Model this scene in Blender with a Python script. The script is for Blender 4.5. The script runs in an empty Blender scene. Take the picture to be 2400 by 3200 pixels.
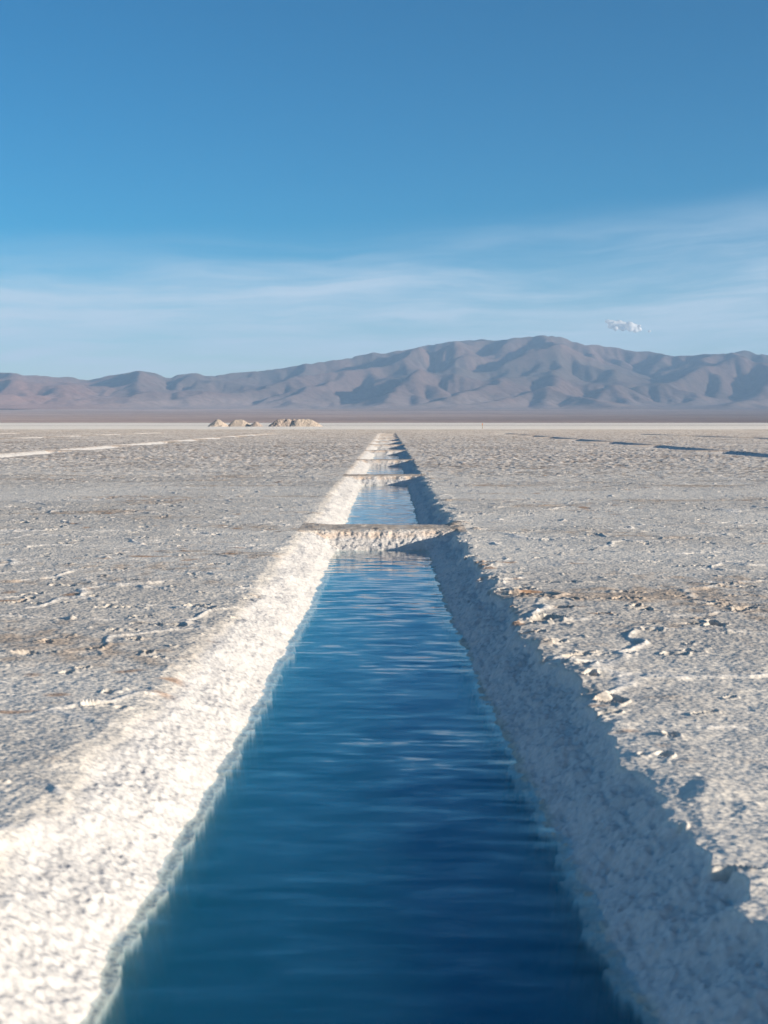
import bpy, math, random
import numpy as np

# ------------------------------------------------------------------ camera, sky, sun, exposure
scene = bpy.context.scene
C = scene.collection
CAM_H = 1.6
SUN_EL = math.radians(13)
SUN_AZ = math.radians(114)          # clockwise from +Y, seen from above

cd = bpy.data.cameras.new("camera")
cam = bpy.data.objects.new("camera", cd)
C.objects.link(cam)
scene.camera = cam
cam.location = (0, 0, CAM_H)
cam.rotation_euler = (math.radians(90 - 4.033), 0, math.radians(0.17))
cd.sensor_fit = 'HORIZONTAL'
cd.sensor_width = 24.0
cd.lens = 40.0
cd.clip_start = 0.1
cd.clip_end = 120000
cd.dof.use_dof = True
cd.dof.focus_distance = 27.0
cd.dof.aperture_fstop = 3.4

scene.view_settings.view_transform = 'Standard'
scene.view_settings.look = 'None'
scene.view_settings.exposure = 0.65
scene.view_settings.gamma = 1.0
scene.cycles.volume_bounces = 3

sd = bpy.data.lights.new("sun", 'SUN')
sun = bpy.data.objects.new("sun", sd)
C.objects.link(sun)
sd.energy = 5.0
sd.angle = math.radians(0.53)
sd.color = (1.0, 0.865, 0.705)
sun.rotation_euler = (math.radians(90) - SUN_EL, 0, math.pi - SUN_AZ)
sun.location = (40, -20, 20)

world = bpy.data.worlds.new("World")
scene.world = world
world.use_nodes = True
wt = world.node_tree
wt.nodes.clear()


class NT:
    """small node-tree writer"""
    def __init__(self, nt):
        self.nt = nt

    def n(self, kind, **kw):
        nd = self.nt.nodes.new(kind)
        ins = kw.pop('ins', {})
        for k, v in kw.items():
            setattr(nd, k, v)
        for k, v in ins.items():
            if isinstance(v, bpy.types.NodeSocket):
                self.nt.links.new(v, nd.inputs[k])
            else:
                nd.inputs[k].default_value = v
        return nd

    def m(self, op, a, b=None, c=None, clamp=False):
        ins = {0: a}
        if b is not None:
            ins[1] = b
        if c is not None:
            ins[2] = c
        return self.n('ShaderNodeMath', operation=op, use_clamp=clamp, ins=ins).outputs[0]

    def maprange(self, v, a, b, c=0.0, d=1.0, smooth=True):
        nd = self.n('ShaderNodeMapRange', interpolation_type='SMOOTHSTEP' if smooth else 'LINEAR',
                    ins={0: v, 1: a, 2: b, 3: c, 4: d})
        return nd.outputs[0]

    def mix(self, f, a, b, blend='MIX'):
        nd = self.n('ShaderNodeMix', data_type='RGBA', blend_type=blend)
        for idx, v in ((0, f), (6, a), (7, b)):
            if isinstance(v, bpy.types.NodeSocket):
                self.nt.links.new(v, nd.inputs[idx])
            else:
                nd.inputs[idx].default_value = v
        return nd.outputs[2]

    def noise(self, vec, scale, detail=4, rough=0.5, dist=0.0):
        nd = self.n('ShaderNodeTexNoise', ins={'Scale': scale, 'Detail': detail, 'Roughness': rough, 'Distortion': dist})
        if vec is not None:
            self.nt.links.new(vec, nd.inputs['Vector'])
        return nd.outputs[0]

    def comb(self, x, y, z=0.0):
        return self.n('ShaderNodeCombineXYZ', ins={0: x, 1: y, 2: z}).outputs[0]

    def link(self, a, b):
        self.nt.links.new(a, b)


w = NT(wt)
sky = w.n('ShaderNodeTexSky', sky_type='NISHITA', sun_disc=False, sun_elevation=SUN_EL, sun_rotation=SUN_AZ,
          altitude=3400, air_density=1.25, dust_density=0.4, ozone_density=2.2)
tc = w.n('ShaderNodeTexCoord').outputs['Generated']
sp = w.n('ShaderNodeSeparateXYZ', ins={0: tc})
az = w.m('ARCTAN2', sp.outputs[0], sp.outputs[1])
el = sp.outputs[2]
tilt = w.m('SUBTRACT', el, w.m('MULTIPLY', az, 0.025))
warp = w.m('MULTIPLY', w.m('SUBTRACT', w.noise(w.comb(w.m('MULTIPLY', az, 5.0), w.m('MULTIPLY', tilt, 12.0), 1.3), 1.0, 3), 0.5), 0.035)
tw = w.m('ADD', tilt, warp)
# streaky cirrus
n1 = w.noise(w.comb(w.m('MULTIPLY', az, 4.5), w.m('MULTIPLY', tw, 52.0), 14.7), 1.0, 7, 0.55, 0.3)
n2 = w.noise(w.comb(w.m('MULTIPLY', az, 22.0), w.m('MULTIPLY', tw, 150.0), 9.1), 1.0, 5, 0.6, 0.6)
n3 = w.noise(w.comb(w.m('MULTIPLY', az, 2.4), w.m('MULTIPLY', tw, 9.0), 2.2), 1.0, 2, 0.5)
topedge = w.m('ADD', w.m('MULTIPLY', az, 0.05), 0.145)
env = w.maprange(w.m('SUBTRACT', w.m('ADD', el, w.m('MULTIPLY', warp, 0.7)), topedge), -0.045, 0.014, 1.0, 0.0)
low = w.maprange(el, 0.0, 0.035, 0.75, 1.0)
veil = w.maprange(el, 0.02, 0.14, 0.42, 0.0)
dens = w.m('ADD', w.m('MULTIPLY', n1, 0.75), w.m('ADD', w.m('MULTIPLY', n2, 0.16), w.m('MULTIPLY', n3, 0.35)))
st = w.maprange(dens, 0.46, 0.84, 0.22, 1.0)
cf = w.m('MAXIMUM', veil, w.m('ADD', w.m('MULTIPLY', veil, 0.5), w.m('MULTIPLY', w.m('MULTIPLY', w.m('MULTIPLY', st, env), low), 0.80)), clamp=True)
sdv = (math.sin(SUN_AZ) * math.cos(SUN_EL), math.cos(SUN_AZ) * math.cos(SUN_EL), math.sin(SUN_EL))
sdot = w.n('ShaderNodeVectorMath', operation='DOT_PRODUCT', ins={0: tc, 1: sdv}).outputs['Value']
satn = w.maprange(sdot, -0.05, 0.45, 1.9, 0.9)      # clear sky is palest towards the sun
graded = w.n('ShaderNodeHueSaturation', ins={'Hue': 0.497, 'Saturation': satn, 'Value': 0.95, 'Color': sky.outputs[0]}).outputs[0]
skyc = w.mix(cf, graded, (5.5, 6.3, 7.1, 1))
bg = w.n('ShaderNodeBackground', ins={'Color': skyc, 'Strength': 0.078})
wo = w.n('ShaderNodeOutputWorld')
w.link(bg.outputs[0], wo.inputs['Surface'])

# ------------------------------------------------------------------ numpy noise
F = np.float32
TS = 4096
_rng = np.random.RandomState(7)
_perm = _rng.permutation(TS).astype(np.int32)
_ang = _rng.rand(TS) * 2 * np.pi
_gx = np.cos(_ang).astype(F)
_gy = np.sin(_ang).astype(F)
_rv = _rng.rand(TS).astype(F)
_rv2 = _rng.rand(TS).astype(F)


def _h(ix, iy, s):
    return _perm[(_perm[(ix + s * 131) & (TS - 1)] + iy) & (TS - 1)]


def perlin(x, y, s=0):
    x = x + 1000.37
    y = y + 2000.71
    fx = np.floor(x)
    fy = np.floor(y)
    ix = fx.astype(np.int32)
    iy = fy.astype(np.int32)
    dx = (x - fx).astype(F)
    dy = (y - fy).astype(F)
    u = dx * dx * dx * (dx * (dx * 6 - 15) + 10)
    v = dy * dy * dy * (dy * (dy * 6 - 15) + 10)

    def g(a, b):
        h = _h(ix + a, iy + b, s)
        return _gx[h] * (dx - a) + _gy[h] * (dy - b)
    a = g(0, 0)
    b = g(1, 0)
    c = g(0, 1)
    d = g(1, 1)
    a = a + u * (b - a)
    c = c + u * (d - c)
    return (a + v * (c - a)) * F(1.5)          # about -1..1


def worley(x, y, s=0):
    fx = np.floor(x)
    fy = np.floor(y)
    ix = fx.astype(np.int32)
    iy = fy.astype(np.int32)
    dx = (x - fx).astype(F)
    dy = (y - fy).astype(F)
    f1 = np.full(x.shape, 9, F)
    f2 = np.full(x.shape, 9, F)
    cid = np.zeros(x.shape, F)
    for a in (-1, 0, 1):
        for b in (-1, 0, 1):
            h = _h(ix + a, iy + b, s)
            ex = a + _rv[h] - dx
            ey = b + _rv2[h] - dy
            d = ex * ex + ey * ey
            m = d < f1
            f2 = np.where(m, f1, np.minimum(f2, d))
            cid = np.where(m, _rv[(h * 7 + 3) & (TS - 1)], cid)
            f1 = np.where(m, d, f1)
    return np.sqrt(f1), np.sqrt(f2), cid


def sstep(a, b, x):
    t = np.clip((x - a) / (b - a), 0, 1)
    return t * t * (3 - 2 * t)


def grid_mesh(name, X, Y, Z, mat, col=None, smooth=True):
    ny, nx = X.shape
    me = bpy.data.meshes.new(name)
    co = np.stack([X, Y, Z], -1).reshape(-1, 3).astype(F)
    me.vertices.add(len(co))
    me.vertices.foreach_set('co', co.ravel())
    i = np.arange((ny - 1) * nx).reshape(ny - 1, nx)[:, :-1].ravel()
    q = np.stack([i, i + 1, i + nx + 1, i + nx], -1).astype(np.int32)
    nf = len(q)
    me.loops.add(nf * 4)
    me.loops.foreach_set('vertex_index', q.ravel())
    me.polygons.add(nf)
    me.polygons.foreach_set('loop_start', np.arange(nf, dtype=np.int32) * 4)
    me.polygons.foreach_set('loop_total', np.full(nf, 4, np.int32))
    me.polygons.foreach_set('use_smooth', np.full(nf, smooth, bool))
    if col is not None:
        ca = me.color_attributes.new('albedo', 'FLOAT_COLOR', 'POINT')
        c4 = np.concatenate([col.reshape(-1, 3), np.ones((len(co), 1))], 1).astype(F)
        ca.data.foreach_set('color', c4.ravel())
    me.update()
    me.materials.append(mat)
    o = bpy.data.objects.new(name, me)
    C.objects.link(o)
    return o


def new_mat(name):
    m = bpy.data.materials.new(name)
    m.use_nodes = True
    m.node_tree.nodes.clear()
    t = NT(m.node_tree)
    out = t.n('ShaderNodeOutputMaterial')
    return m, t, out


# ------------------------------------------------------------------ layout of the pool rows
WATER_Z = -0.27


def lin(y, ya, xa, yb, xb):
    return xa + (y - ya) * (xb - xa) / (yb - ya)


# each row: (function of y giving the centre, list of (start, end))
MAIN = [(-8.0, 18.9), (20.1, 38.1), (39.3, 53.8), (54.9, 71.8), (73.0, 89.8), (91.0, 106.2), (107.4, 123.0),
        (124.2, 135.0), (136.2, 148.6), (149.8, 162.0), (163.2, 176.0)]
L1 = [(41, 56.4), (57.1, 72.0), (72.7, 87.3), (88.0, 104.5), (105.3, 118.6), (119.4, 132.1), (132.9, 146.3), (147.2, 162), (163, 176)]
L2 = [(100, 121), (124, 136), (139, 150), (154, 168), (172, 190)]
L3 = [(150, 165), (168, 182)]
R1 = [(38, 54.4), (56, 70.8), (72.4, 87.6), (89.4, 103), (105, 119), (121, 136), (138, 150), (152, 163), (165, 177)]
R2 = [(100, 112), (116, 129), (133, 147), (152, 168)]
ROWS = [
    (lambda y: np.full_like(y, -0.09), MAIN),
    (lambda y: lin(y, 64, -19.4, 163, -17.1) + 1.15, L1),
    (lambda y: lin(y, 123, -37.2, 183, -34.6) + 1.15, L2),
    (lambda y: lin(y, 150, -54, 200, -52) + 1.15, L3),
    (lambda y: lin(y, 56, 19.3, 178, 16.7) - 1.15, R1),
    (lambda y: lin(y, 110, 38.6, 168, 33.5) - 1.15, R2),
]
PS_R = ([-0.10, 0.0, 0.05, 0.13, 0.22, 0.40, 0.44, 0.47, 0.50, 0.56, 0.75, 1.1], [0.0, 0.012, 0.07, 0.115, 0.145, 0.268, 0.285, 0.30, 0.48, 0.75, 0.95, 1.05])
PS_L = ([-0.12, -0.04, 0.06, 0.17, 0.29, 0.42, 0.44, 0.475, 0.495, 0.55, 0.75, 1.1], [0.0, 0.015, 0.05, 0.11, 0.175, 0.266, 0.280, 0.290, 0.48, 0.78, 0.97, 1.05])
PE = ([-0.10, 0.0, 0.12, 0.34, 0.45, 0.62, 0.9, 1.3], [0.0, 0.03, 0.12, 0.27, 0.40, 0.62, 0.85, 0.95])


def smin(a, b, k):
    h = np.clip(0.5 + 0.5 * (b - a) / k, 0, 1)
    return b + (a - b) * h - k * h * (1 - h)


def ground_fields(x, y):
    """height and albedo of the salt flat at world x, y (float32 arrays)"""
    n05 = perlin(x / 0.55, y / 0.55, 1)
    n15 = perlin(x / 1.6, y / 1.6, 2)
    n02 = perlin(x / 0.2, y / 0.2, 3)
    n6 = perlin(x / 6.0, y / 6.0, 4)
    n30 = perlin(x / 30.0, y / 45.0, 5)
    rough = 1 - sstep(250, 300, y + n30 * 10)
    # ---- pools
    depth = np.zeros_like(x)
    near_rim = np.zeros_like(x)
    endw = np.zeros_like(x)
    wide_rim = np.zeros_like(x)
    crest = np.zeros_like(x)
    for ri, (fc, segs) in enumerate(ROWS):
        xc = fc(y)
        sel = np.abs(x - xc) < 2.6
        sel &= (y > segs[0][0] - 2) & (y < segs[-1][1] + 2)
        if not sel.any():
            continue
        xx, yy = x[sel], y[sel]
        lx = xx - xc[sel]
        hw = 1.11 + 0.20 * np.clip((17 - yy) / 13, 0, 1) ** 1.6 * 1.05
        a05, a15, a02, a6 = n05[sel], n15[sel], n02[sel], n6[sel]
        p01 = perlin(xx / 0.1, yy / 0.1, 15)
        nr = np.clip((8 - yy) / 5, 0, 1)
        wr = 1 - 0.75 * sstep(0.12, 0.40, hw - lx)
        wl = 1 - 0.60 * sstep(0.12, 0.40, hw + lx)
        sc_r = hw - 0.03 + 0.06 * nr - lx + (0.09 * a05 + 0.09 * a15 + 0.05 * a02) * wr + 0.018 * a02 + 0.012 * p01
        sc_l = hw + lx + (0.06 * a05 + 0.05 * a15) * wl + 0.02 * a02 + 0.012 * p01
        p006 = 0.022 * perlin(xx / 0.07, yy / 0.07, 17) + 0.015 * perlin(xx / 0.16, yy / 0.16, 18)
        sc_r = sc_r + p006 * sstep(0.43, 0.47, sc_r)
        sc_l = sc_l + p006 * sstep(0.44, 0.49, sc_l)
        # low shelf knobs on the right side: crust that broke off in scallops
        pr = np.interp(sc_r, *PS_R)
        pl = np.interp(sc_l, *PS_L)
        side = smin(pr, pl, 0.05)
        dd = np.zeros_like(xx)
        ee = np.zeros_like(xx)
        for (a, b) in segs:
            ms = (yy > a - 1.0) & (yy < b + 1.0)
            if not ms.any():
                continue
            t0 = yy[ms] - a + 0.05 * a05[ms] + 0.03 * a02[ms]
            rg = 0.018 * p01[ms] + 0.022 * perlin(xx[ms] / 0.055, yy[ms] / 0.055, 16)
            t1 = b - yy[ms] + 0.05 * a05[ms] + 0.03 * a02[ms] + rg
            e = np.interp(np.minimum(t0, t1), *PE)
            # rounded corners
            v = smin(side[ms], e, 0.16)
            v = np.where(v < 0, 0, v)
            dd[ms] = np.maximum(dd[ms], v)
            ee[ms] = np.maximum(ee[ms], (e < side[ms]) * 1.0)
        depth[sel] = np.maximum(depth[sel], dd)
        endw[sel] = np.maximum(endw[sel], ee)
        rim = np.exp(-(np.minimum(sc_r, sc_l) / 0.28) ** 2)
        near_rim[sel] = np.maximum(near_rim[sel], rim * (yy < segs[-1][1]) * (yy > segs[0][0]))
        wide_rim[sel] = np.maximum(wide_rim[sel], np.exp(-(np.minimum(np.minimum(sc_r, sc_l), 0) / 0.5) ** 2))
        for (a, b), (c2, d2) in zip(segs[:-1], segs[1:]):
            m2 = (yy > b - 0.3) & (yy < c2 + 0.3) & (np.abs(lx) < 1.25)
            tmp = crest[sel]
            tmp[m2] = 1
            crest[sel] = tmp
    bank = sstep(0.012, 0.06, depth)
    flat = 1 - bank
    # ---- crust relief
    z = -depth
    amp = rough * (0.75 + 0.35 * n6)
    z = z + 0.012 * n15 * flat * rough + 0.006 * n05 * flat * amp
    fine = np.zeros_like(x)
    for lam, am, s in ((0.28, 0.0065, 11), (0.13, 0.0046, 12), (0.065, 0.0036, 13), (0.034, 0.0026, 14)):
        n = perlin(x / lam, y / lam, s)
        fine += am * n
    z = z + fine * amp * (flat + bank * 0.22)
    # salt crystals of the banks: puffy lumps
    if bank.any():
        sb = bank > 0.01
        xb, yb = x[sb], y[sb]
        pf = 0.016 * (0.5 - np.abs(perlin(xb / 0.17, yb / 0.17, 21))) + 0.011 * (0.5 - np.abs(perlin(xb / 0.08, yb / 0.08, 22))) \
            + 0.005 * perlin(xb / 0.035, yb / 0.035, 23) + 0.028 * perlin(xb / 0.42, yb / 0.6, 24) - 0.012
        pf *= 1 - 0.75 * sstep(0.20, 0.27, depth[sb]) * (1 - sstep(0.31, 0.38, depth[sb]))
        pf = pf + np.where(xb > -0.09, 0.024, 0.0) * (0.5 - np.abs(perlin(xb / 0.2 + 5, yb / 0.2, 25))) + np.where(xb > -0.09, 0.016, 0.0) * perlin(xb / 0.1, yb / 0.1, 26)
        pf = pf + np.where(xb > -0.09, 0.020, 0.006) * (0.4 - np.abs(perlin(xb / 0.055, yb / 0.055, 27))) + np.where(xb > -0.09, 0.008, 0.004) * perlin(xb / 0.03, yb / 0.03, 28)
        pf *= 1 - 0.45 * endw[sb]
        zz = z[sb]
        zz += pf * bank[sb]
        z[sb] = zz
    # polygon ridges
    wx = x + 0.22 * n05 + 0.35 * n15
    wy = y + 0.22 * n02 * 0.4 + 0.35 * perlin(x / 1.7 + 9, y / 1.7, 6)
    f1, f2, cid = worley(wx / 1.5, wy / 1.15, 31)
    e = (f2 - f1)
    br = sstep(-0.25, 0.35, perlin(x / 0.9, y / 0.9, 7) + 0.5 * n6)
    ridge = np.exp(-(e / 0.040) ** 2) * br
    z = z + 0.019 * ridge * flat * rough * (0.8 + 0.6 * n02)
    # heaved plates: each polygon tilts a little
    z = z + 0.010 * (cid - 0.5) * sstep(0.0, 0.2, e) * flat * rough
    # broken pits
    pn = perlin(x / 0.42, y / 0.24, 8) + 0.55 * perlin(x / 0.13, y / 0.10, 9) + 0.25 * n6 + 0.35 * near_rim * (x > 0)
    pit = sstep(0.80, 1.0, pn) * flat * rough
    z = z - 0.040 * pit
    lip = sstep(0.66, 0.78, pn) * (1 - sstep(0.78, 0.9, pn)) * flat * rough
    z = z + 0.012 * lip
    # farther out the crust is more broken
    far = sstep(22, 60, y) * rough
    if far.any():
        fb = perlin(x / 0.26, y / 0.35, 41) + 0.6 * perlin(x / 0.6, y / 0.9, 42)
        fr2 = far * flat * (1 - 0.85 * wide_rim)
        z = z + fr2 * (0.034 * sstep(0.05, 0.8, fb) - 0.022 * sstep(0.1, 0.7, -fb))
        z = z + fr2 * 0.014 * perlin(x / 0.13, y / 0.3, 43)
    # lumpy lip on the right rim
    z = z + 0.028 * near_rim * flat * sstep(0.0, 0.7, n05 + 0.5 * n02) * rough * (0.4 + 0.6 * (x > 0))
    # ---- albedo
    fr = fine / 0.009
    base = np.stack([np.full_like(x, 0.85), np.full_like(x, 0.795), np.full_like(x, 0.705)], -1)
    grey = np.array([0.65, 0.605, 0.54], F)
    tan = np.array([0.50, 0.36, 0.25], F)
    rust = np.array([0.42, 0.20, 0.09], F)
    white = np.array([0.88, 0.85, 0.80], F)
    snow = np.array([0.66, 0.65, 0.635], F)

    def mixc(c, d, f):
        return c + (d - c) * np.clip(f, 0, 1)[..., None]
    gr = sstep(-0.5, 0.6, n6 + 0.5 * n15 + 0.4 * fr)
    col = mixc(base, grey, gr * 0.85)
    col = mixc(col, white, ridge * 0.65 * flat)
    col = mixc(col, tan, 0.55 * sstep(0.25, 0.9, perlin(x / 2.5, y / 1.2, 51) + 0.5 * n02 + 0.25 * n6))
    col = mixc(col, rust, 0.65 * sstep(0.52, 0.8, perlin(x / 0.33, y / 0.2, 52) * 0.75 + 0.6 * perlin(x / 3, y / 3, 53)))
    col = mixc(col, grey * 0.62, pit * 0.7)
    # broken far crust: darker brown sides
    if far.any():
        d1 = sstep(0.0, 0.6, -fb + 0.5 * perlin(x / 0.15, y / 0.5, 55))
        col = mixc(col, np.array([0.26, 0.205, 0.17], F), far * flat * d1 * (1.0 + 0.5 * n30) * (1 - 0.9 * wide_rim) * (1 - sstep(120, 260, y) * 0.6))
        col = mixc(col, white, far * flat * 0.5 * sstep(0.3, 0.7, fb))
    bw = sstep(0.004, 0.05, depth)
    col = mixc(col, snow, bw * 0.95)
    # upper band of the dividing walls is stained
    band = endw * sstep(0.01, 0.04, depth) * (1 - sstep(0.09, 0.13, depth))
    col = mixc(col, np.array([0.74, 0.55, 0.40], F), band * (0.45 + 0.5 * n02))
    col = mixc(col, np.array([0.55, 0.50, 0.45], F), endw * sstep(-0.1, 0.5, n05 + n02) * sstep(0.05, 0.12, depth) * 0.35)
    col = mixc(col, np.array([0.52, 0.43, 0.35], F), crest * (1 - sstep(0.0, 0.03, depth)) * (0.7 + 0.5 * n02))
    # darkish damp line at the water
    col = mixc(col, np.array([0.50, 0.51, 0.42], F), sstep(0.258, 0.285, depth) * 0.7)
    # brownish tinge of the broken crust farther out
    col = col * (1 + far[..., None] * flat[..., None] * np.array([0.0, -0.03, -0.04], F))
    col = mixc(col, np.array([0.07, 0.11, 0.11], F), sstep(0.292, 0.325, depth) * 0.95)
    # smooth white flat beyond
    st = 0.5 + 0.5 * perlin(x / 900.0, np.log(np.maximum(y, 1.0)) * 16.0, 61)
    st2 = sstep(0.55, 0.8, st)
    smoothc = mixc(np.broadcast_to(np.array([0.96, 0.925, 0.86], F), col.shape), np.array([0.50, 0.47, 0.45], F), st2 * 0.8)
    col = col + (smoothc - col) * (1 - rough)[..., None]
    return z, col


# ------------------------------------------------------------------ salt flat mesh
dens_u = np.linspace(-0.37, 0.37, 860)
out_u = 0.37 + np.cumsum(0.0009 * 1.13 ** np.arange(1, 85))
us = np.concatenate([-out_u[::-1], dens_u, out_u]).astype(F)
ys = [2.5]
while ys[-1] < 2600:
    D = ys[-1]
    ys.append(D + 0.0021 * D * max(1.0, D / 11.0) ** (0.32 if D < 300 else 0.75))
back = [2.5]
while back[-1] > -900:
    back.append(back[-1] - max(0.05, abs(2.5 - back[-1]) * 0.25))
extra_rows = []
for (a_, b_) in MAIN:
    extra_rows += list(np.arange(b_ - 0.5, b_ + 0.12, 0.02 if b_ < 95 else 0.06))
    extra_rows += [a_ - 0.1, a_, a_ + 0.12, a_ + 0.34]
ys = np.array(back[:0:-1] + sorted(ys + extra_rows), dtype=F)
Dv = np.where(ys < 2.5, 2.5 + np.abs(2.5 - ys), ys).astype(F)
X = (Dv[:, None] * us[None, :]).astype(F)
Y = np.repeat(ys[:, None], len(us), 1).astype(F)
print('ground grid', X.shape)
Z, COL = ground_fields(X.ravel(), Y.ravel())
Z = Z.reshape(X.shape)

gm, t, out = new_mat('salt_crust')
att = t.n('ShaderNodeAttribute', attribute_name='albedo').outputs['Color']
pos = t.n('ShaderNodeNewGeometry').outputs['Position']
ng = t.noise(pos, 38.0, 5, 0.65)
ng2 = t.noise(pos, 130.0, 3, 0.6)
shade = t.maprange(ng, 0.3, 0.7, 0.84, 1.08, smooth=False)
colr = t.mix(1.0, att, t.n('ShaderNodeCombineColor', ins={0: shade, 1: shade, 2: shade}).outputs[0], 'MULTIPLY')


def tilt_normal(t, pos, scale, ax, ay, detail=2, vec=None):
    """surface normal tilted by random slopes of the given strength"""
    nz = t.n('ShaderNodeTexNoise', ins={'Scale': scale, 'Detail': detail, 'Roughness': 0.6})
    t.link(vec if vec is not None else pos, nz.inputs['Vector'])
    off = t.n('ShaderNodeVectorMath', operation='SUBTRACT', ins={0: nz.outputs['Color'], 1: (0.5, 0.5, 0.5)}).outputs[0]
    off = t.n('ShaderNodeVectorMath', operation='MULTIPLY', ins={0: off, 1: t.comb(ax, ay, 0.0)}).outputs[0]
    nrm = t.n('ShaderNodeNewGeometry').outputs['Normal']
    add = t.n('ShaderNodeVectorMath', operation='ADD', ins={0: nrm, 1: off}).outputs[0]
    return t.n('ShaderNodeVectorMath', operation='NORMALIZE', ins={0: add}).outputs[0]


psp = t.n('ShaderNodeSeparateXYZ', ins={0: pos})
amt = t.m('ADD', t.maprange(psp.outputs[1], 4.0, 40.0, 1.5, 3.0), t.maprange(psp.outputs[1], 60.0, 320.0, 0.0, 6.0))
nrmv = tilt_normal(t, pos, 45.0, amt, amt, 3)
# far salt brightened: normals leaned to sun and camera in place of ridge faces
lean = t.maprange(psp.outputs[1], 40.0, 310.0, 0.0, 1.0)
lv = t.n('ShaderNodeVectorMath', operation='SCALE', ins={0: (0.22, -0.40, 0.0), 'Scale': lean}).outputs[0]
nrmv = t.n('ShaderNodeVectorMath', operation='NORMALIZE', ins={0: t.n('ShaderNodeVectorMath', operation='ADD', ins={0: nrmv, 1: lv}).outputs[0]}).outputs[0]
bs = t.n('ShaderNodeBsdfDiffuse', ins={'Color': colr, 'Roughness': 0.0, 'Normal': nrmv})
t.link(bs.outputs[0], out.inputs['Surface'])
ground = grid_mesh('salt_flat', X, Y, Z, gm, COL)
ground['kind'] = 'structure'
del X, Y, Z, COL

# ------------------------------------------------------------------ water
wm, t, out = new_mat('brine')
pos = t.n('ShaderNodeNewGeometry').outputs['Position']
sp = t.n('ShaderNodeSeparateXYZ', ins={0: pos})
wv = t.comb(t.m('MULTIPLY', sp.outputs[0], 2.6), t.m('MULTIPLY', sp.outputs[1], 10.0), 0.0)
gust = t.noise(t.comb(t.m('MULTIPLY', sp.outputs[0], 0.35), t.m('MULTIPLY', sp.outputs[1], 0.5), 7.0), 1.0, 2, 0.5)
ay = t.m('MULTIPLY', t.maprange(gust, 0.35, 0.65, 0.17, 0.36), t.maprange(sp.outputs[1], 3.0, 16.0, 1.35, 1.0))
wn = tilt_normal(t, pos, 1.0, 0.05, ay, 3, wv)
inc = t.n('ShaderNodeNewGeometry').outputs['Incoming']
cs = t.m('ABSOLUTE', t.n('ShaderNodeVectorMath', operation='DOT_PRODUCT', ins={0: inc, 1: wn}).outputs['Value'])
fr = t.m('ADD', 0.022, t.m('MULTIPLY', 0.978, t.m('POWER', t.m('SUBTRACT', 1.0, cs, clamp=True), 5.0)), clamp=True)
gl = t.n('ShaderNodeBsdfGlossy', ins={'Color': (1, 1, 1, 1), 'Roughness': 0.03, 'Normal': wn})
tr = t.n('ShaderNodeBsdfTransparent', ins={'Color': (0.97, 0.99, 1, 1)})
mx = t.n('ShaderNodeMixShader', ins={0: fr, 1: tr.outputs[0], 2: gl.outputs[0]})
t.link(mx.outputs[0], out.inputs['Surface'])
va = t.n('ShaderNodeVolumeAbsorption', ins={'Color': (0.02, 0.60, 0.88, 1), 'Density': 2.0})
vs = t.n('ShaderNodeVolumeScatter', ins={'Color': (0.10, 0.66, 0.84, 1), 'Density': 2.4, 'Anisotropy': 0.62})
va2 = t.n('ShaderNodeAddShader', ins={0: va.outputs[0], 1: vs.outputs[0]})
t.link(va2.outputs[0], out.inputs['Volume'])


def box_obj(name, lo, hi, mat):
    v = [(x, y, z) for z in (lo[2], hi[2]) for y in (lo[1], hi[1]) for x in (lo[0], hi[0])]
    f = [(0, 2, 3, 1), (4, 5, 7, 6), (0, 1, 5, 4), (2, 6, 7, 3), (0, 4, 6, 2), (1, 3, 7, 5)]
    me = bpy.data.meshes.new(name)
    me.from_pydata(v, [], f)
    me.update()
    me.materials.append(mat)
    o = bpy.data.objects.new(name, me)
    C.objects.link(o)
    return o


for (a0, b0) in MAIN:
    o = box_obj('water', (-1.35, a0 - 0.02, -1.3), (1.17, b0 + 0.02, WATER_Z), wm)
    o['kind'] = 'structure'


# ------------------------------------------------------------------ salt mounds
def disk_mound(name, pts, base_z, mat, seed, cell=0.05, y0=0.0, tint=1.0, clump=0.0):
    """pts: list of (x, y, radius, height) cones relative to the mound centre, unioned smoothly"""
    x0 = min(p[0] - p[2] for p in pts) - 0.6
    x1 = max(p[0] + p[2] for p in pts) + 0.6
    ya = min(p[1] - p[2] for p in pts) - 0.6
    yb = max(p[1] + p[2] for p in pts) + 0.6
    gx = np.arange(x0, x1, cell)
    gy = np.arange(ya, yb, cell)
    Xg, Yg = np.meshgrid(gx.astype(F), gy.astype(F))
    Zg = np.full_like(Xg, -9)
    for k, p in enumerate(pts):
        dx = Xg - p[0]
        dy = Yg - p[1]
        r = np.sqrt(dx * dx + dy * dy)
        r = r * (1 + 0.10 * perlin(Xg / 1.3 + k, Yg / 1.3, seed))
        q = np.clip(1 - r / p[2], -1, 1)
        hh = p[3] * np.where(q > 0, q - 0.08 * np.exp(-((1 - q) / 0.12) ** 2) * 1.0, q)
        Zg = np.logaddexp(Zg / 0.22, hh / 0.22) * 0.22
    nn = 0.14 * (0.5 - np.abs(perlin(Xg / 0.9, Yg / 0.9, seed + 1))) + (0.05 + clump) * perlin(Xg / 0.4, Yg / 0.4, seed + 2) + (0.03 + clump * 0.7) * perlin(Xg / 0.17, Yg / 0.17, seed + 3)
    Zg = Zg + nn * sstep(-0.02, 0.4, Zg)
    Zg = np.maximum(Zg, -0.25)
    o = grid_mesh(name, Xg, Yg, Zg, mat)
    # drop the skirt lying on the ground
    import bmesh
    bm = bmesh.new()
    bm.from_mesh(o.data)
    dv = [v for v in bm.verts if v.co.z <= -0.24]
    bmesh.ops.delete(bm, geom=dv, context='VERTS')
    bm.to_mesh(o.data)
    bm.free()
    return o


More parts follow.
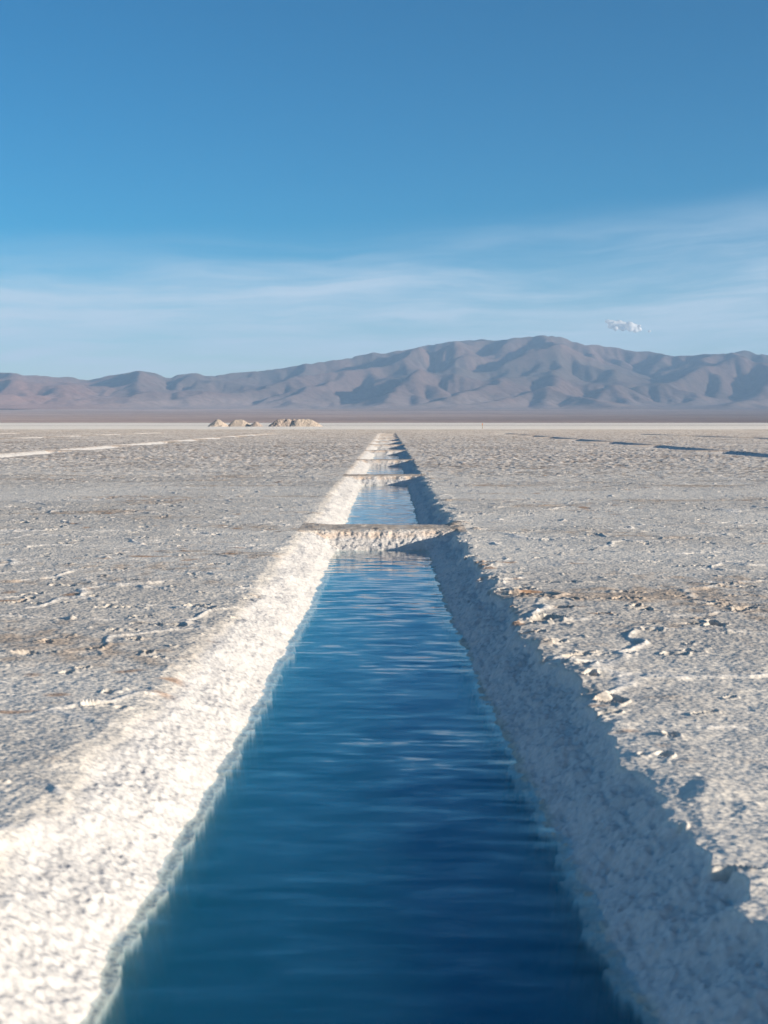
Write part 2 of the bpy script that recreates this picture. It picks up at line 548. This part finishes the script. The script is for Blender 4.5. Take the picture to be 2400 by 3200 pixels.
def mound_mat(name, ca, cb):
    m, t, out = new_mat(name)
    pos = t.n('ShaderNodeTexCoord').outputs['Object']
    n1 = t.noise(pos, 1.6, 6, 0.65)
    n2 = t.noise(pos, 6.0, 4, 0.6)
    f = t.maprange(t.m('ADD', t.m('MULTIPLY', n1, 0.6), t.m('MULTIPLY', n2, 0.4)), 0.38, 0.62)
    col = t.mix(f, ca, cb)
    b = t.n('ShaderNodeBump', ins={'Strength': 0.8, 'Distance': 0.25, 'Height': n2})
    bs = t.n('ShaderNodeBsdfPrincipled', ins={'Base Color': col, 'Roughness': 0.9, 'Normal': b.outputs[0]})
    t.link(bs.outputs[0], out.inputs['Surface'])
    return m


MD = 427.0


def mx_(px):
    return (px - 1212) / 4000.0 * MD


S = MD / 4000.0
pale = mound_mat('pale_salt', (0.66, 0.56, 0.46, 1), (0.54, 0.45, 0.37, 1))
dirty = mound_mat('dirty_salt', (0.66, 0.54, 0.44, 1), (0.36, 0.30, 0.27, 1))
mounds = [
    ('pale', [(0, 0, 34 * S, 25 * S)], 683, pale, 71, 'conical pale salt mound, leftmost of the salt heaps on the flat', 0.0),
    ('pale', [(-12 * S, 0, 27 * S, 23 * S), (-5 * S, 0.3, 29 * S, 22 * S), (2 * S, 0.5, 30 * S, 23.5 * S), (9 * S, 0.3, 33 * S, 23 * S), (18 * S, 0.2, 30 * S, 15 * S)], 746, pale, 81,
     'pale flat-topped salt mound right beside the leftmost cone', 2.0),
    ('tan', [(0, 0, 23 * S, 17 * S)], 802, dirty, 91, 'smallest and lowest salt mound, half in shadow, in the gap between the larger heaps', -1.0),
    ('dirty', [(-49 * S, 0, 35 * S, 25.5 * S), (-36 * S, 0.6, 33 * S, 26 * S), (-20 * S, 0, 33 * S, 26.5 * S), (-4 * S, 0.8, 33 * S, 26 * S)], 922, dirty, 101,
     'long lumpy greyish salt mound with dark clods, left half of the longest heap', 0.0),
    ('dirty', [(0, -0.8, 33 * S, 25.5 * S), (14 * S, -0.4, 33 * S, 26 * S), (28 * S, 0, 34 * S, 26 * S), (40 * S, -0.2, 36 * S, 22 * S)], 934, pale, 111,
     'salt mound with a smooth pale right slope, rightmost of the heaps', -0.5),
]
for kind, pts, px, mat, seed, lab, oy in mounds:
    o = disk_mound('salt_mound', pts, 0, mat, seed, clump=0.05 if mat is dirty or seed == 111 else 0.0)
    o.location = (mx_(px), MD + oy, 0.0)
    o['label'] = lab
    o['category'] = 'salt mound'
    o['group'] = 'salt mounds heaped on the distant flat'

# ------------------------------------------------------------------ marker post
PD = 291.0


def simple_mat(name, col, rough=0.7):
    m, t, out = new_mat(name)
    pos = t.n('ShaderNodeTexCoord').outputs['Object']
    n = t.noise(pos, 9.0, 4, 0.6)
    s = t.maprange(n, 0.3, 0.7, 0.8, 1.1)
    c2 = t.mix(1.0, col, t.n('ShaderNodeCombineColor', ins={0: s, 1: s, 2: s}).outputs[0], 'MULTIPLY')
    bs = t.n('ShaderNodeBsdfPrincipled', ins={'Base Color': c2, 'Roughness': rough})
    t.link(bs.outputs[0], out.inputs['Surface'])
    return m


def lathe(name, prof, mat, parent, n=16):
    v, f = [], []
    for (r, z) in prof:
        for k in range(n):
            a = 2 * math.pi * k / n
            v.append((r * math.cos(a), r * math.sin(a), z))
    for j in range(len(prof) - 1):
        for k in range(n):
            f.append((j * n + k, j * n + (k + 1) % n, (j + 1) * n + (k + 1) % n, (j + 1) * n + k))
    f.append(tuple(range(n - 1, -1, -1)))
    f.append(tuple(range((len(prof) - 1) * n, len(prof) * n)))
    me = bpy.data.meshes.new(name)
    me.from_pydata(v, [], f)
    me.update()
    me.materials.append(mat)
    o = bpy.data.objects.new(name, me)
    C.objects.link(o)
    o.parent = parent
    return o


pr = bpy.data.objects.new('marker_post', None)
C.objects.link(pr)
pr.location = ((1507 - 1212) / 4000 * PD, PD, 0)
pr['label'] = 'thin wooden marker post with an orange top standing alone on the white flat'
pr['category'] = 'post'
lathe('post', [(0.055, -0.1), (0.055, 0.05), (0.05, 0.80), (0.048, 0.86)], simple_mat('post_wood', (0.45, 0.30, 0.16, 1)), pr)
lathe('orange_top', [(0.062, 0.862), (0.085, 0.88), (0.085, 1.18), (0.06, 1.24), (0.02, 1.25)], simple_mat('orange_paint', (0.80, 0.28, 0.04, 1)), pr)

# ------------------------------------------------------------------ mountains
SKY = [(-600, 1150), (-300, 1158), (0, 1162), (108, 1173), (181, 1179), (217, 1178), (286, 1188), (325, 1179), (383, 1170.5), (434, 1157.4),
       (477, 1162), (535, 1180.6), (564, 1172), (615, 1167), (673, 1175.5), (723, 1167.6), (796, 1162.5), (868, 1154), (940, 1143),
       (998, 1134), (1049, 1126), (1085, 1123.4), (1128, 1112.6), (1172, 1105), (1200, 1107), (1272, 1094), (1340, 1081), (1417, 1069), (1504, 1063),
       (1562, 1065), (1634, 1056), (1706, 1051), (1750, 1054), (1815, 1076), (1880, 1082.5), (1923, 1088), (1981, 1098), (2032, 1100),
       (2104, 1113.6), (2147, 1114), (2198, 1108.5), (2270, 1107), (2321, 1095.5), (2364, 1105), (2400, 1112), (2600, 1105), (3000, 1140)]
SKX = np.array([(p[0] - 1212) / 4000 for p in SKY])
SKE = np.array([(1318 - p[1]) / 4000 for p in SKY])
CELL = 30.0
gx = np.arange(-5600, 6400, CELL)
gy = np.arange(7600, 15600, CELL)
MX, MY = np.meshgrid(gx.astype(F), gy.astype(F))
U = MX / MY
APR = 0.0098                        # slope of the apron seen from the camera
base = APR * MY * 0.98


def crest_y(x):
    return 12600 + 500 * np.sin(x / 1500.0 + 0.7) + 300 * np.sin(x / 640.0 + 2.0) - 700 * np.exp(-((x + 2900) / 700.0) ** 2)


CY = crest_y(MX)
E = np.interp(U, SKX, SKE).astype(F)
HC = E * CY - base
foot = 9500 + 350 * perlin(MX / 1800, MX * 0 + 0.3, 201)
tt = (MY - foot) / (CY - foot)
up = np.clip(tt, 0, 1)
prof = np.where(tt < 1, 1 - (1 - up) ** 1.35, np.clip(1 - (tt - 1) * 1.4, 0, 1))
ENV = HC * prof
RX = MX * 0.75 + MY * 0.66
RY = -MX * 0.66 + MY * 0.75
z = ENV * (1 + 0.30 * perlin(RX / 1100, RY / 2600, 207) + 0.16 * perlin(MX / 1900, MY / 1500, 202)) + 130 * perlin(MX / 1100, MY / 900, 203) * prof ** 0.6 \
    + 55 * perlin(MX / 480, MY / 480, 204) * prof ** 0.6


def dome(px, py_top, Yd, rx, ry):
    cx = (px - 1212) / 4000 * Yd
    h = (1318 - py_top) / 4000 * Yd - APR * Yd
    r2 = ((MX - cx) / rx) ** 2 + ((MY - Yd) / ry) ** 2
    return h * np.exp(-r2 * 1.4)


extra = np.zeros_like(z)
for dpar in ((60, 1246, 8800, 330, 500), (285, 1250, 8800, 300, 450), (434, 1160, 11500, 330, 700), (150, 1200, 10600, 420, 600), (330, 1215, 10300, 300, 500), (615, 1172, 11600, 300, 600), (550, 1225, 10100, 300, 500), (430, 1215, 9700, 420, 800), (900, 1235, 9600, 380, 700),
             (1500, 1225, 9500, 420, 800), (1850, 1215, 9700, 480, 900), (1300, 1240, 9300, 260, 500)):
    extra = np.maximum(extra, dome(*dpar))
rm_ = random.Random(12)
for k in range(230):
    yd = 9300 + 3100 * rm_.random()
    xd = -3300 + 7600 * rm_.random()
    env_h = float(np.interp(xd / yd, SKX, SKE)) * 12600 * min(1, max(0.0, (yd - 8900) / 3400.0)) ** 0.8
    hh = env_h * (0.72 + 0.36 * rm_.random())
    ra = 150 + 300 * rm_.random() ** 1.5
    rb = ra * (1.3 + 2.2 * rm_.random())
    th = rm_.gauss(-0.45, 0.6)
    dx_ = (MX - xd) * math.cos(th) + (MY - yd) * math.sin(th)
    dy_ = -(MX - xd) * math.sin(th) + (MY - yd) * math.cos(th)
    extra = np.maximum(extra, hh * np.exp(-(dx_ / ra) ** 2 * 1.2 - (dy_ / rb) ** 2 * 1.2))
z = np.maximum(z, 0) * 0.78
z = (z ** 8 + np.maximum(extra, 0) ** 8) ** (1 / 8.0)
z = z.astype(np.float64) + _rng.rand(*z.shape) * 3
ny, nx = z.shape
upl = z.copy() / z.max()
idx = np.arange(ny * nx).reshape(ny, nx)
A = np.ones(ny * nx)
offs = [(-1, -1), (-1, 0), (-1, 1), (0, -1), (0, 1), (1, -1), (1, 0), (1, 1)]
for it in range(140):
    zp = np.pad(z, 1, mode='edge')
    best = np.zeros_like(z)
    rec = idx.copy()
    for (a, b) in offs:
        zn = zp[1 + a:1 + a + ny, 1 + b:1 + b + nx]
        s = (z - zn) / (CELL * math.hypot(a, b))
        m = s > best
        best = np.where(m, s, best)
        ia = np.clip(np.arange(ny) + a, 0, ny - 1)[:, None] * nx + np.clip(np.arange(nx) + b, 0, nx - 1)[None, :]
        rec = np.where(m, ia, rec)
    src = rec.ravel() != idx.ravel()
    A = 1 + np.bincount(rec.ravel()[src], weights=A[src], minlength=ny * nx)
    Am = A.reshape(ny, nx)
    ero = 1.4 * np.minimum(Am, 900) ** 0.5 * best
    zr = z.ravel()[rec.ravel()].reshape(ny, nx)
    drop = np.maximum(z - zr, 0)
    lap = (zp[:-2, 1:-1] + zp[2:, 1:-1] + zp[1:-1, :-2] + zp[1:-1, 2:] - 4 * z)
    z = z - np.minimum(ero, drop * 0.5) + 0.05 * lap + upl * 0.9
    z = np.maximum(z, 0)
    # close single-cell holes so that the streams keep flowing
    if it % 20 == 5:
        hole = best <= 0
        z = np.where(hole & (z > 1), z + 2.0, z)
z = z.astype(F)
us_ = U
for rep in range(3):
    tot = (z + base - CAM_H) / MY
    bins = np.linspace(-0.42, 0.46, 260)
    bi = np.digitize(U.ravel(), bins)
    mxv = np.zeros(len(bins) + 1)
    np.maximum.at(mxv, bi, tot.ravel())
    bc = bins
    tgt = np.interp(bc, SKX, SKE) - APR
    act = np.maximum(mxv[:-1] - APR, 1e-3)
    k = np.clip(tgt / act, 0.3, 3)
    if rep == 0:
        k = np.convolve(np.pad(k, 4, mode='edge'), np.ones(9) / 9, 'valid')
    z = z * np.interp(U, bc, k).astype(F)


def upsample(a):
    ny, nx = a.shape
    yy = np.linspace(0, ny - 1, ny * 2 - 1)
    xx = np.linspace(0, nx - 1, nx * 2 - 1)

    def cr(a, t, axis):
        i = np.floor(t).astype(int)
        f = t - i
        n = a.shape[axis]
        g = [np.take(a, np.clip(i + k, 0, n - 1), axis) for k in (-1, 0, 1, 2)]
        sh = (-1, 1) if axis == 0 else (1, -1)
        f = f.reshape(sh)
        return 0.5 * ((2 * g[1]) + (-g[0] + g[2]) * f + (2 * g[0] - 5 * g[1] + 4 * g[2] - g[3]) * f ** 2 + (-g[0] + 3 * g[1] - 3 * g[2] + g[3]) * f ** 3)
    return cr(cr(a, yy, 0), xx, 1).astype(F)


Z2 = upsample(z)
X2 = upsample(MX)
Y2 = upsample(MY)
Z2 = Z2 + (4.5 * perlin(X2 / 130, Y2 / 130, 211) + 2.5 * perlin(X2 / 60, Y2 / 60, 212) + 16.0 * (np.minimum(np.abs(perlin(X2 / 190 + Y2 / 600, Y2 / 480, 215)), 0.3) - 0.15)) * sstep(10, 80, Z2)
nm = perlin(X2 / 900, Y2 / 900, 213)
nd = perlin(X2 / 260, Y2 / 260, 214)
hz = sstep(30, 330, Z2)
c0 = np.array([0.18, 0.125, 0.11], F)
c1 = np.array([0.13, 0.105, 0.095], F)
c2 = np.array([0.29, 0.165, 0.125], F)
mc = c0 + (c1 - c0) * sstep(-0.4, 0.5, nm + 0.5 * nd)[..., None]
mc = mc + (c2 - mc) * ((1 - hz) * sstep(0.0, 0.5, nm + 0.3 * nd - (U.mean() * 0)) * 0.5)[..., None]
ac = np.array([0.30, 0.235, 0.215], F)
mc = mc + (ac - mc) * (1 - sstep(5, 150, Z2 + 40 * nd))[..., None] * 0.8
Z2 = Z2 + upsample(base) - 3.0
mc = mc + (np.array([0.30, 0.16, 0.12], F) - mc) * (0.55 * (1 - sstep(-0.27, -0.17, X2 / Y2)) * (1 - sstep(150, 330, Z2 - upsample(base))))[..., None]
mm, t, out = new_mat('arid_rock')
att = t.n('ShaderNodeAttribute', attribute_name='albedo').outputs['Color']
pos = t.n('ShaderNodeNewGeometry').outputs['Position']
n = t.noise(pos, 0.02, 6, 0.65)
s = t.maprange(n, 0.3, 0.7, 0.82, 1.12)
cc = t.mix(1.0, att, t.n('ShaderNodeCombineColor', ins={0: s, 1: s, 2: s}).outputs[0], 'MULTIPLY')
b = t.n('ShaderNodeBump', ins={'Strength': 0.6, 'Distance': 12.0, 'Height': n})
bs = t.n('ShaderNodeBsdfDiffuse', ins={'Color': cc, 'Roughness': 0.6, 'Normal': b.outputs[0]})
t.link(bs.outputs[0], out.inputs['Surface'])
mo = grid_mesh('mountains', X2, Y2, Z2, mm, mc)
mo['kind'] = 'structure'

# apron: the gravel plain that rises from the salt flat to the hills
ya = 1750 * (10400 / 1750.0) ** np.linspace(0, 1, 420)
ua = np.linspace(-0.75, 0.75, 700)
YA = np.repeat(ya[:, None], len(ua), 1).astype(F)
XA = (YA * ua[None, :]).astype(F)
shore = 1850 + 60 * perlin(XA / 300, XA * 0 + 0.5, 301)
ta = np.clip((YA - shore) / (7600 - shore), -0.1, 2)
ZA = np.where(ta > 0, APR * YA * np.clip(ta, 0, 1) ** 0.75, ta * 20) + np.clip(ta, 0, 1) * 7 * perlin(XA / 900, YA / 1500, 302)
ZA = ZA + np.clip(ta, 0, 1) * 2.5 * perlin(XA / 150, YA / 500, 303)
na = perlin(XA / 1400, YA / 500, 304) + 0.5 * perlin(XA / 300, YA / 160, 305)
mc = np.array([0.30, 0.235, 0.215], F) + (np.array([0.40, 0.31, 0.28], F) - np.array([0.30, 0.235, 0.215], F)) * sstep(-0.6, 0.7, na)[..., None]
ap = grid_mesh('terrain', XA, YA, ZA, mm, mc)
ap['kind'] = 'structure'

# ------------------------------------------------------------------ cumulus cloud
CDIST = 30000.0


def make_cloud():
    puffs = []
    rr = random.Random(5)

    def P(px, py, r):
        puffs.append(((px - 1212) / 4000 * CDIST, (rr.random() - 0.5) * 250, (1318 - py) / 4000 * CDIST, r / 4000 * CDIST))
    top = [(1893, 1007, 7), (1906, 1011, 10), (1918, 1016, 12), (1932, 1009, 8.5), (1930, 1020, 13), (1944, 1018, 12), (1958, 1020, 12),
           (1972, 1024, 12), (1984, 1027, 11), (1992, 1032, 8), (1905, 1022, 9), (1915, 1030, 8), (1940, 1030, 9), (1962, 1033, 8), (1980, 1037, 7), (2023, 1038, 5)]
    for p in top:
        P(*p)
    for k in range(14):
        b = rr.choice(top[:-1])
        a = rr.random() * 6.28
        P(b[0] + math.cos(a) * b[2] * 0.8, b[1] + math.sin(a) * b[2] * 0.7, b[2] * (0.25 + 0.3 * rr.random()))
    import bmesh
    bm = bmesh.new()
    from mathutils import Matrix
    cx = puffs[4][0]
    cz = puffs[4][2]
    for (x, y, z_, r) in puffs:
        bmesh.ops.create_icosphere(bm, subdivisions=2, radius=1,
                                   matrix=Matrix.Translation((x - cx, y, z_ - cz)) @ Matrix.Diagonal((r * 1.25, r * 1.3, r * 0.95, 1)))
    me = bpy.data.meshes.new('cloud')
    bm.to_mesh(me)
    bm.free()
    o = bpy.data.objects.new('cloud', me)
    C.objects.link(o)
    o.location = (cx, CDIST, cz)
    rm = o.modifiers.new('remesh', 'REMESH')
    rm.mode = 'VOXEL'
    rm.voxel_size = 18.0
    rm.use_smooth_shade = True
    sm = o.modifiers.new('smooth', 'SMOOTH')
    sm.iterations = 8
    sm.factor = 0.6
    m, t, out = new_mat('cloud_vapour')
    d = t.n('ShaderNodeBsdfDiffuse', ins={'Color': (0.85, 0.85, 0.85, 1)})
    tl = t.n('ShaderNodeBsdfTranslucent', ins={'Color': (0.85, 0.85, 0.85, 1)})
    m1 = t.n('ShaderNodeMixShader', ins={0: 0.35, 1: d.outputs[0], 2: tl.outputs[0]})
    tp = t.n('ShaderNodeBsdfTransparent')
    m2 = t.n('ShaderNodeMixShader', ins={0: 0.32, 1: m1.outputs[0], 2: tp.outputs[0]})
    t.link(m2.outputs[0], out.inputs['Surface'])
    me.materials.append(m)
    o['label'] = 'small white puffy cloud floating above the right shoulder of the mountain'
    o['category'] = 'cloud'
    for p_ in me.polygons:
        p_.use_smooth = True
    return o


make_cloud()

# ------------------------------------------------------------------ haze
hm, t, out = new_mat('thin_air')
v = t.n('ShaderNodeVolumePrincipled', ins={'Color': (0.42, 0.68, 1.0, 1), 'Density': 0.000056, 'Anisotropy': 0.0})
t.link(v.outputs[0], out.inputs['Volume'])
hz = box_obj('haze', (-9000, -1200, -4), (9500, 16500, 1010), hm)
hz['kind'] = 'stuff'
